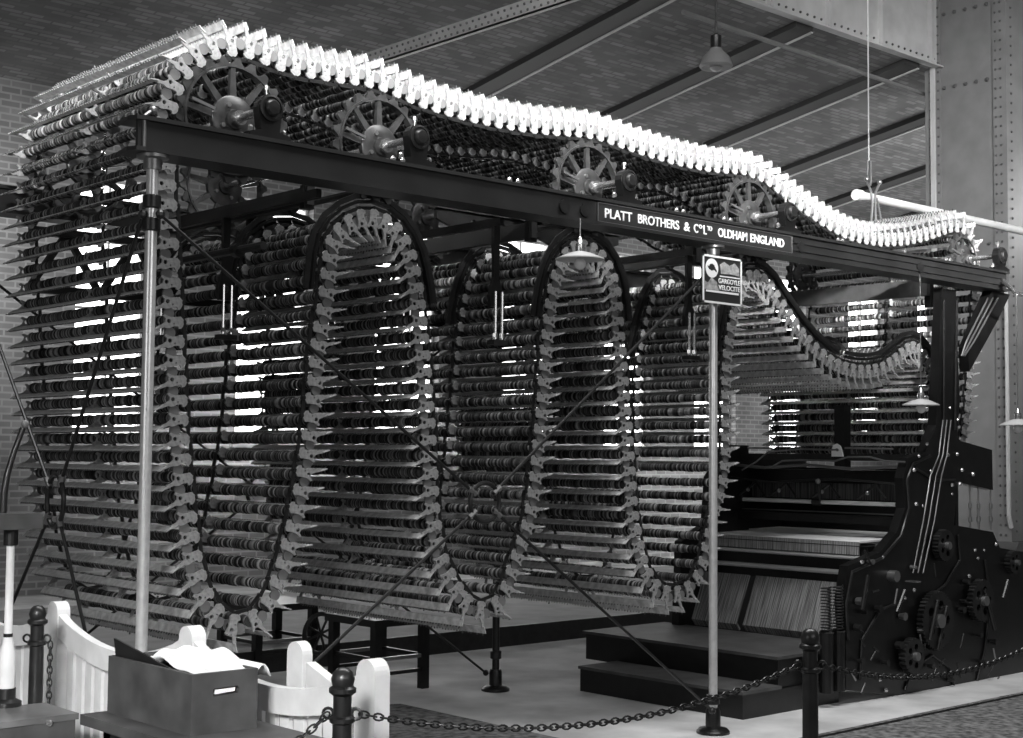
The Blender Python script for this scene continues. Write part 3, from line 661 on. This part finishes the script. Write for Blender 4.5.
# vertical handle cluster right of centre
for yy, s in ((6.45, 1),):
    part('setting_lever', tube(NB(), [V(8.98, yy, 1.34), V(8.96, yy, 1.46)], .012), IRON2, LH); part('lever_knob', ball(NB(), (8.95, yy, 1.48), .02, n=6), STEELD, LH)
part('far_bracket', prism(NB(), [(8.7, 1.0), (8.75, 1.5), (9.0, 1.75), (9.2, 1.75), (9.2, 1.0)], 7.30, 7.39), IRON, LH)
# rollers under the fell
fe = at(858, 543, 1, 5.95); XB = fe.x; ZB = fe.z
part('breast_plate', prism(NB(), [(XB-.02, ZB-.02), (XB+.3, ZB-.02), (XB+.3, ZB-.30), (XB+.05, ZB-.30), (XB+.02, ZB-.10)], 5.86, 7.5), IRON, LH)
part('breast_roller', tube(NB(), [V(XB-.005, 5.82, ZB-.105), V(XB-.005, 7.5, ZB-.105)], .014, 12), BRIGHT, LH, True)
ba = at(880, 575, 1, 5.80)
part('take_up_bar', tube(NB(), [V(ba.x, 5.70, ba.z), V(ba.x, 7.5, ba.z)], .020, 12), BRIGHT, LH, True)
part('bar_collar', tube(NB(), [V(ba.x, 5.66, ba.z), V(ba.x, 5.73, ba.z)], .040, 12), STEELD, LH, True)
for k in range(8): part('ratchet_piece', ball(NB(), (XB+.02+.05*(k % 4), 5.80-.012*(k % 3), ZB-.02-.045*(k//3)), .022+.006*(k % 2), n=5), IRON2 if k % 3 else STEELD, LH)
# coil springs
for k, x in enumerate((826, 838)):
    q = at(x, 600, 1, 5.74); n = 15*12; z0, z1 = .50, .80
    bmn = tube(NB(), [V(q.x+.034*math.cos(2*math.pi*i/12), 5.74+.034*math.sin(2*math.pi*i/12), z0+(z1-z0)*i/n) for i in range(n)], .006, 6)
    part('coil_spring', bmn, IRON2, LH, True)
    part('spring_seat', lathe(NB(), [(.045, .10), (.045, .49), (.05, .50)], (q.x, 5.74, 0), 'z', 14), IRON, LH)
# woven carpet
cpt = thing('woven_carpet', 'pale finished carpet lying flat across the loom and hanging down in front', 'carpet', (XB, 6.7, ZB))
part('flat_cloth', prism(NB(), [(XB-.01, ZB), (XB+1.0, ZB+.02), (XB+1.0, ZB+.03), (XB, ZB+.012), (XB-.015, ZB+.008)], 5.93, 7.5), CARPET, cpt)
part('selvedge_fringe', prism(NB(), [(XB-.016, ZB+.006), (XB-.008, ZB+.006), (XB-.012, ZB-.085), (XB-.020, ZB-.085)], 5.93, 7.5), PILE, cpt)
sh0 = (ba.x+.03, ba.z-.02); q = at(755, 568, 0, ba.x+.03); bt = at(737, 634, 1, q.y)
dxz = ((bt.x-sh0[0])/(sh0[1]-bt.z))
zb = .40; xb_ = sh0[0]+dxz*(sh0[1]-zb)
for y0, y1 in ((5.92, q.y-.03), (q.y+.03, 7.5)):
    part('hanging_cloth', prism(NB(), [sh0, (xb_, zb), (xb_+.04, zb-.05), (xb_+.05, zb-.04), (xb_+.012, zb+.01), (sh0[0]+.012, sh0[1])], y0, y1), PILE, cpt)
# stepped platform
pl = thing('stepped_platform', 'low two-step black wooden platform in front of the hanging carpet', 'platform', (7.9, 6.6, 0))
c0 = at(743, 720, 2, 0)
part('lower_step', box(NB(), (c0.x, 5.82, 0), (8.3, 7.27, .155)), IRON, pl); part('lower_tread', box(NB(), (c0.x-.012, 5.81, .155), (7.66, 7.28, .175)), TREAD, pl)
part('upper_step', box(NB(), (7.66, 5.84, .155), (8.55, 7.6, .34)), IRON, pl); part('upper_tread', box(NB(), (7.64, 5.83, .34), (8.55, 7.62, .36)), TREAD, pl)
# ================================================================ hanging sign on the middle post
t = thing('advertising_sign', 'small square enamel sign with white border hung on the middle post', 'sign', (6.77, 5.60, 2.57))
ys = 5.565; x0, x1 = at(702.5, 275, 1, ys).x, at(741.5, 280, 1, ys).x; z0 = 2.575; z1 = 2.864
part('panel', box(NB(), (x0, ys, z0), (x1, ys+.012, z1)), SIGNB, t)
bm = NB()
for a, b in (((x0, ys-.004, z0), (x1, ys, z0+.012)), ((x0, ys-.004, z1-.012), (x1, ys, z1)), ((x0, ys-.004, z0), (x0+.012, ys, z1)), ((x1-.012, ys-.004, z0), (x1, ys, z1))): box(bm, a, b)
part('border', bm, SIGNW, t)
cx, cz = x0+.085, z1-.078
part('round_emblem', lathe(NB(), [(.058, 0), (.058, -.003)], (cx, ys, cz), 'y', 28), SIGNW, t)
part('emblem_beast', prism(NB(), [(cx-.040+.08*a, cz-.026+.052*b) for a, b in ((0, .75), (.05, .5), (.12, .6), (.25, .95), (.5, 1), (.7, .85), (.85, .5), (1, .25), (.98, .1), (.8, .3), (.62, .35), (.45, .2), (.3, .3), (.15, .35), (.05, .55))], ys-.006, ys-.003), SIGNB, t)
part('pale_figure', prism(NB(), [(x0+.17, z1-.106), (x0+.16, z1-.05), (x0+.2, z1-.03), (x0+.25, z1-.05), (x0+.3, z1-.03), (x0+.34, z1-.06), (x0+.345, z1-.106), (x0+.27, z1-.100)], ys-.003, ys), SIGNG, t)
part('pale_figure', prism(NB(), [(x0+.015, z0+.08), (x0+.02, z0+.13), (x0+.05, z0+.12), (x0+.08, z0+.155), (x0+.13, z0+.13), (x0+.15, z0+.08)], ys-.003, ys), SIGNG, t)
part('underline', box(NB(), (x0+.16, ys-.003, z0+.166), (x1-.02, ys, z0+.173)), SIGNW, t); part('underline', box(NB(), (x0+.03, ys-.003, z0+.066), (x1-.03, ys, z0+.078)), SIGNW, t)
text_mesh('lettering', 'GARGOYLE', SIGNW, x0+.145, x1-.02, z0+.126, .030, ys-.003, t, .003); text_mesh('lettering', 'VELOCITE', SIGNW, x0+.145, x1-.02, z0+.086, .030, ys-.003, t, .003)
# ================================================================ lamps
def pendant(q, topz, label, r=.135):
    t = thing('pendant_lamp', label, 'lamp', (q.x, q.y, q.z))
    part('flex', tube(NB(), [(q.x, q.y, q.z+.10), (q.x, q.y, topz)], .004, 6), STEELD, t)
    part('lamp_holder', lathe(NB(), [(.022, .02), (.026, .03), (.026, .075), (.016, .085), (.012, .11), (.004, .12)], tuple(q), 'z', 14), STEEL, t, True)
    part('shade', lathe(NB(), [(.03, .035), (r*.5, .025), (r, -.004), (r, -.010), (r*.5, .016), (.025, .022)], tuple(q), 'z', 28), ENAMEL, t, True)
    part('bulb', ball(NB(), (q.x, q.y, q.z-.032), .034, n=8), BULB, t, True)
    return t
q = at(580, 258, 1, 5.585); pendant(q, 2.96, 'flat-shaded pendant lamp hung in front of the middle arch')
q = at(921, 404, 1, 5.585); pendant(q, 2.96, 'flat-shaded pendant lamp hung before the loom head near the right', .13)
q = at(1018, 424, 1, 5.30); t = pendant(q, 2.87, 'pendant lamp partly cut by the right edge of the photo', .13)
# lamp bracket from the beam end
bm = NB(); tube(bm, [V(10.15, 5.6, 3.02), V(q.x, q.y, 2.872), V(q.x+.12, q.y-.03, 2.86)], .018); t = solo('lamp_bracket', bm, STEEL, 'short bright pipe sticking out from the right end of the front girder', 'pipe')
q = at(716, 66, 1, 9.0)
t = thing('reflector_lamp', 'deep bell-shaped reflector lamp hanging high under the brick roof', 'lamp', tuple(q))
part('reflector', lathe(NB(), [(.150, -.02), (.165, 0), (.13, .09), (.07, .15), (.06, .17), (.06, .175), (.055, .15), (.12, .085), (.15, .0)], tuple(q), 'z', 24), COLM, t, True)
part('lamp_neck', lathe(NB(), [(.05, .165), (.055, .18), (.055, .30), (.03, .32), (.012, .33), (.012, 1.9)], tuple(q), 'z', 16), IRON2, t, True)
part('bulb', ball(NB(), q+V(0, 0, .01), .07, n=8), BULB, t, True)
# suspended pipe with wire and clamp
A = at(858, 195, 1, 6.6); B = V(14.5, 6.6, A.z)
t = thing('suspended_pipe', 'pale horizontal pipe hung on a wire above the right end of the top run', 'pipe', tuple(A))
part('pipe', tube(NB(), [A, B], .035, 14), GIRD, t, True); part('pipe_cap', tube(NB(), [A-V(.03, 0, 0), A+V(.04, 0, 0)], .045, 14), GIRD, t, True)
wx = at(869, 190, 1, 6.6).x; wz = A.z
h = thing('wire_hanger', 'thin vertical wire with a knotted clamp holding the pale pipe', 'wire', (wx, 6.6, wz))
part('wire', tube(NB(), [V(wx, 6.6, wz+.30), V(wx, 6.6, 8.2)], .006, 6), GIRD, h)
part('turnbuckle', tube(NB(), [V(wx-.02, 6.6, wz+.30), V(wx-.025, 6.6, wz+.2), V(wx-.02, 6.6, wz+.10)], .010, 6), STEELD, h); part('turnbuckle', tube(NB(), [V(wx+.02, 6.6, wz+.30), V(wx+.025, 6.6, wz+.2), V(wx+.02, 6.6, wz+.10)], .010, 6), STEELD, h)
bm = NB()
for s in (-1, 1): tube(bm, [V(wx+s*.09, 6.56, wz+.12), V(wx+s*.03, 6.56, wz+.04), V(wx+s*.02, 6.555, wz-.05), V(wx+s*.03, 6.56, wz-.20)], .010, 6); ball(bm, (wx+s*.09, 6.56, wz+.13), .022, n=5)
tube(bm, [V(wx+.05, 6.56, wz+.0), V(wx+.13, 6.56, wz-.24)], .009, 6)
part('clamp', bm, STEELD, h)
# ================================================================ low stands behind the loom
def low_stand(X0, X1, Y0, Y1, H, label, wheelx=None):
    t = thing('iron_stand', label, 'stand', ((X0+X1)/2, (Y0+Y1)/2, 0))
    for X in (X0, X1):
        for Y in (Y0, Y1): part('leg', box(NB(), (X-.03, Y-.03, 0), (X+.03, Y+.03, H)), IRON, t)
    part('top_frame', box(NB(), (X0-.05, Y0-.05, H), (X1+.05, Y1+.05, H+.05)), IRON, t)
    for z in (.22, .12):
        for Y in (Y0, Y1): part('rail', box(NB(), (X0, Y-.015, z), (X1, Y+.015, z+.025)), STEELD if z > .2 else IRON2, t)
    for X in (X0, X1): part('rail', box(NB(), (X-.012, Y0, .22), (X+.012, Y1, .245)), IRON2, t)
    if wheelx:
        c = V(wheelx, Y0-.08, .27)
        wl = part('pulley', tube(NB(), [c+V(.15*math.cos(a), 0, .15*math.sin(a)) for a in [2*math.pi*k/28 for k in range(28)]], .018, 8, True), IRON2, t, True)
        for k in range(4):
            a = math.pi*k/4+.3; part('pulley_spoke', tube(NB(), [c-V(.14*math.cos(a), 0, .14*math.sin(a)), c+V(.14*math.cos(a), 0, .14*math.sin(a))], .01), IRON2, t)
g = at(423, 688, 2, 0); low_stand(g.x-.42, g.x, g.y, g.y+.5, .46, 'small black iron stand on the floor left of the round-footed post')
g = at(312, 668, 2, 0); low_stand(g.x-.50, g.x, g.y, g.y+.5, .46, 'black iron stand with a spoked pulley behind the white fence', g.x+.02)
# ================================================================ barrier posts and chains
def bollard(X, Y, H, label, r=.024):
    t = thing('barrier_post', label, 'barrier post', (X, Y, .012))
    part('shaft', lathe(NB(), [(.09, .012), (.09, .03), (r+.012, .05), (r+.004, .08), (r, H-.14), (r+.008, H-.135), (r+.008, H-.125), (r-.001, H-.12), (r-.001, H-.065)], (X, Y, 0), 'z', 20), IRON2, t, True)
    part('finial', lathe(NB(), [(r, H-.07), (r+.010, H-.062), (r+.010, H-.052), (r+.002, H-.046), (r+.006, H-.03), (r, H-.012), (r*.6, H-.003), (.002, H)], (X, Y, 0), 'z', 20), IRON2, t, True)
    for s in (-1, 1): part('chain_eye', tube(NB(), [V(X+s*(r+.012)*.67+.013*math.cos(a)*.67*s, Y-s*(r+.012)*.74-.013*math.cos(a)*.74*s, H-.115+.013*math.sin(a)) for a in [2*math.pi*k/12 for k in range(12)]], .004, 6, True), IRON2, t)
    return V(X, Y, H-.115)
HB = 1.12
qs = [at(38, 605, 2, HB), at(343, 667, 2, HB), at(810, 628, 2, HB)]
e1 = bollard(qs[0].x, qs[0].y, HB, 'black barrier post with a domed top left of the white fence')
e2 = bollard(qs[1].x, qs[1].y, HB, 'black barrier post with a domed top before the end of the white fence')
e3 = bollard(qs[2].x, qs[2].y, HB, 'black barrier post standing alone in front of the stepped platform')
def chain(A, B, sag, label):
    """links alternately turned; closed ovals"""
    A, B = Vector(A), Vector(B); L = (B-A).length; pts = []
    n = 900
    for i in range(n+1):
        f = i/n; pts.append(A.lerp(B, f)-V(0, 0, 4*sag*f*(1-f)))
    step = .0215; out = []; acc = 0
    for a, b in zip(pts, pts[1:]):
        acc += (b-a).length
        if acc >= step: out.append((b, (b-a).normalized())); acc -= step
    bm = NB(); side0 = (B-A).cross(V(0, 0, 1)); side0 = side0.normalized() if side0.length > 1e-3 else V(1, 0, 0)
    for k, (c, d) in enumerate(out):
        nn = side0.cross(d).normalized(); s_ = side0 if k % 2 else nn
        ring = []
        for j in range(10):
            a = 2*math.pi*j/10; ring.append(c+d*.0155*math.cos(a)+s_*.0085*math.sin(a))
        tube(bm, ring, .0028, 5, True)
    return solo('barrier_chain', bm, IRON2, label, 'chain')
chain(e2+V(.03, -.02, 0), e3-V(.03, -.02, 0), 0.10, 'drooping black chain between the fence-end post and the lone post')
eR = at(1060, 628, 2, 1.0)
chain(e3+V(.03, -.02, 0), eR, .10, 'black chain sagging from the lone post to the right edge')
eL = at(205, 760, 1, qs[1].y+.15)
chain(V(eL.x, eL.y, 1.02-.115+.0), e2-V(.03, -.02, 0), .05, 'black chain dropping from the fence-end post towards the wooden box')
chain(e1+V(.035, -.03, 0), e1+V(.036, -.031, -.95), 0, 'black chain hanging straight down beside the left barrier post')
# ================================================================ white fence
fn = thing('picket_fence', 'low white wooden fence with round-topped posts and dipped top rails', 'fence', (2.37, 4.5, 0))
XF = 2.37
def fpost(y, H, X=XF, w=.085):
    poly = [(y-w/2, .012), (y-w/2, H-.04)]+[(y-w/2*math.cos(a), H-.04+.04*math.sin(a)) for a in [math.pi*k/10 for k in range(1, 10)]]+[(y+w/2, H-.04), (y+w/2, .012)]
    part('fence_post', prism(NB(), poly, X-.025, X+.025, plane='yz'), WHITEP, fn)
PY = [5.09, 4.12, 3.16, 6.05, 7.0]
for y in PY: fpost(y, 1.10)
def panel(ya_, yb_, X=XF):
    n = 16; top = []; lo = []
    for k in range(n+1):
        f = k/n; y = ya_+(yb_-ya_)*f; dip = .085*math.sin(math.pi*f)**.8
        top.append((y, 1.055-dip)); lo.append((y, .972-dip*.92))
    part('top_rail', prism(NB(), top+lo[::-1], X-.02, X+.012, plane='yz'), WHITEP, fn)
    part('bottom_rail', box(NB(), (X-.015, ya_, .20), (X+.012, yb_, .27)), WHITEP, fn)
    m_ = 12
    for k in range(m_):
        y = ya_+(yb_-ya_)*(k+.5)/m_; f = (k+.5)/m_; w = (yb_-ya_)/m_*.66
        zt = .985-.082*math.sin(math.pi*f)**.8
        part('picket', box(NB(), (X+.012, y-w/2, .12), (X+.026, y+w/2, zt)), WHITEP, fn)
for a, b in ((4.12+.04, 5.09-.04), (3.16+.04, 4.12-.04), (5.09+.04, 6.05-.04), (6.05+.04, 7.0-.04)): panel(a, b)
# return panel behind, set across
g3 = at(300, 641, 2, 1.06)
fn2 = thing('fence_return', 'short white fence panel set behind the main fence, its rail sloping down right', 'fence', (g3.x, g3.y, 0))
X3 = g3.x+.12; g3 = at(300, 641, 0, X3)
part('fence_post', prism(NB(), [(g3.y-.045, .012), (g3.y-.045, g3.z-.04)]+[(g3.y-.045*math.cos(a), g3.z-.04+.04*math.sin(a)) for a in [math.pi*k/10 for k in range(1, 10)]]+[(g3.y+.045, g3.z-.04), (g3.y+.045, .012)], X3-.02, X3+.02, plane='yz'), WHITEP, fn2)
rl0 = at(311, 662, 0, X3); rl1 = at(338, 684, 0, X3)
part('sloping_rail', prism(NB(), [(rl0.y, rl0.z), (rl1.y-.06, rl1.z-.02), (rl1.y-.06, rl1.z-.10), (rl0.y, rl0.z-.12)], X3-.018, X3+.018, plane='yz'), WHITEP, fn2)
part('rail_board', box(NB(), (X3-.015, rl1.y-.05, .5), (X3+.01, g3.y-.04, rl1.z-.09)), WHITEP, fn2)
# ================================================================ box, tables, stand at lower left
A = at(192, 675, 2, 1.05); XL = A.x; YN = A.y; YF = at(104, 656, 2, 1.05).y; XR = at(258, 672, 1, YN).x
zb = .885; 
bx = thing('wooden_box', 'open dark wooden box with a hand slot, standing on the bench by the fence', 'box', ((XL+XR)/2, (YN+YF)/2, zb))
part('long_side', box(NB(), (XL, YN, zb), (XL+.014, YF, 1.05)), WOODD, bx); part('long_side', box(NB(), (XR-.014, YN, zb), (XR, YF, 1.05)), WOODD, bx)
c = (XL+XR)/2
slot = [(c-.035, .985), (c+.04, .987), (c+.045, .998), (c+.04, 1.008), (c-.035, 1.006), (c-.04, .996)]
part('end_panel', prism(NB(), [(XL+.014, zb), (XR-.014, zb), (XR-.014, 1.05), (XL+.014, 1.05)], YN, YN+.014, holes=[slot]), WOODD, bx)
part('end_panel', box(NB(), (XL+.014, YF-.014, zb), (XR-.014, YF, 1.05)), WOODD, bx); part('base', box(NB(), (XL+.014, YN+.014, zb), (XR-.014, YF-.014, zb+.012)), WOODD, bx)
part('inner_flap', prism(NB(), [(YN+.02, 1.03), (YF-.02, 1.03), (YF-.0, 1.10), (YF-.10, 1.085)], XL+.015, XL+.022, plane='yz'), IRON, bx)
part('paper_in_slot', prism(NB(), [(c-.03, .99), (c+.032, .993), (c+.035, 1.003), (c-.028, 1.002)], YN+.004, YN+.010), PAPER, bx)
# white cloth heaped in the box
bm = NB(); nx, ny = 22, 36; G = []
rc = random.Random(2)
for i in range(nx+1):
    row = []
    for j in range(ny+1):
        u, v_ = i/nx, j/ny
        x = XL+.026+(XR-XL+.03)*u; y = YN+.018+(YF-YN-.05)*v_
        z = 1.035+.045*math.sin(math.pi*min(1, v_*1.05))*(.4+.6*math.sin(math.pi*(u*.8+.1)))+.008*math.sin(9*u+5*v_)+.006*math.sin(17*v_+3*u)+.006*math.sin(23*u-8*v_)
        if u > .86: z = 1.056-(.0 if u < .93 else (u-.93)*.5)
        row.append(bm.verts.new((x, y, z)))
    G.append(row)
for i in range(nx):
    for j in range(ny): bm.faces.new((G[i][j], G[i+1][j], G[i+1][j+1], G[i][j+1]))
o = solo('white_cloth', bm, PAPER, 'crumpled white cloth heaped in the open wooden box', 'cloth', smooth=True)
sm = o.modifiers.new('thick', 'SOLIDIFY'); sm.thickness = .004
# bench under the box
bn = thing('wooden_bench', 'dark wooden bench under the box in front of the white fence', 'bench', (XL+.1, YN, .012))
part('bench_top', box(NB(), (XL-.075, YN-1.2, zb-.03), (XR+.06, YF+.02, zb)), WOODD, bn)
for y in (YN-1.1, YF-.08):
    for x in (XL-.03, XR): part('leg', box(NB(), (x, y, .012), (x+.04, y+.04, zb-.03)), WOODD, bn)
part('apron', box(NB(), (XL-.03, YN-1.1, zb-.12), (XL-.015, YF-.04, zb-.03)), IRON2, bn)
# low cabinet far left
e = at(79, 713, 2, .80); e0 = at(0, 722, 2, .80)
cb = thing('display_table', 'dark box-sided table at the lower left corner', 'table', (e.x-.6, e.y+.4, .012))
part('table_top', box(NB(), (e.x-1.6, e.y, .78), (e.x, e.y+.26, .80)), mat('worn_table_top', .13, .35, 0, .3, 6), cb)
part('front_panel', box(NB(), (e.x-1.6, e.y+.004, .03), (e.x-.01, e.y+.02, .78)), WOODD, cb); part('side_panel', box(NB(), (e.x-.03, e.y+.02, .03), (e.x-.012, e.y+.25, .78)), WOODD, cb)
part('back_panel', box(NB(), (e.x-1.6, e.y+.23, .03), (e.x-.03, e.y+.25, .78)), WOODD, cb)
part('knob', ball(NB(), at(49, 723, 1, e.y), .012, n=5), STEEL, cb)
# column stand with shelf
s0 = at(6, 706, 2, .80)
st = thing('column_stand', 'white turned column on the left table carrying a dark shelf board', 'stand', (s0.x, s0.y, .80))
d_ = (s0-CAM).dot(fw); hz = lambda y: s0.z+(706-y)*d_/F
part('base', lathe(NB(), [(.05, .80), (.05, .815), (.03, .825), (.03, hz(688))], (s0.x, s0.y, 0), 'z', 16), IRON2, st, True)
part('column', lathe(NB(), [(.026, hz(688)), (.029, hz(672)), (.026, hz(655)), (.014, hz(636)), (.013, hz(545))], (s0.x, s0.y, 0), 'z', 18), WHITEP, st, True)
part('collar', lathe(NB(), [(.015, hz(639)), (.015, hz(634))], (s0.x, s0.y, 0), 'z', 16), IRON, st)
part('collar', lathe(NB(), [(.024, hz(546)), (.024, hz(530))], (s0.x, s0.y, 0), 'z', 16), IRON, st)
w1 = at(37, 520, 1, s0.y).x
part('shelf_board', box(NB(), (s0.x-.35, s0.y-.05, hz(530)), (w1, s0.y+.05, hz(514))), WOODD, st)
ar = [at(x, y, 1, s0.y+.02) for x, y in ((3, 516), (4, 495), (7, 475), (14, 452), (23, 428))]
part('curved_arm', tube(NB(), ar, [.012, .012, .011, .010, .010], 10), IRON2, st, True); part('arm_head', ball(NB(), at(25, 424, 1, s0.y+.02), .014, n=6), COLM, st, True)
print('frames', len(path), 'marks', marks, 'rest', len(rest))
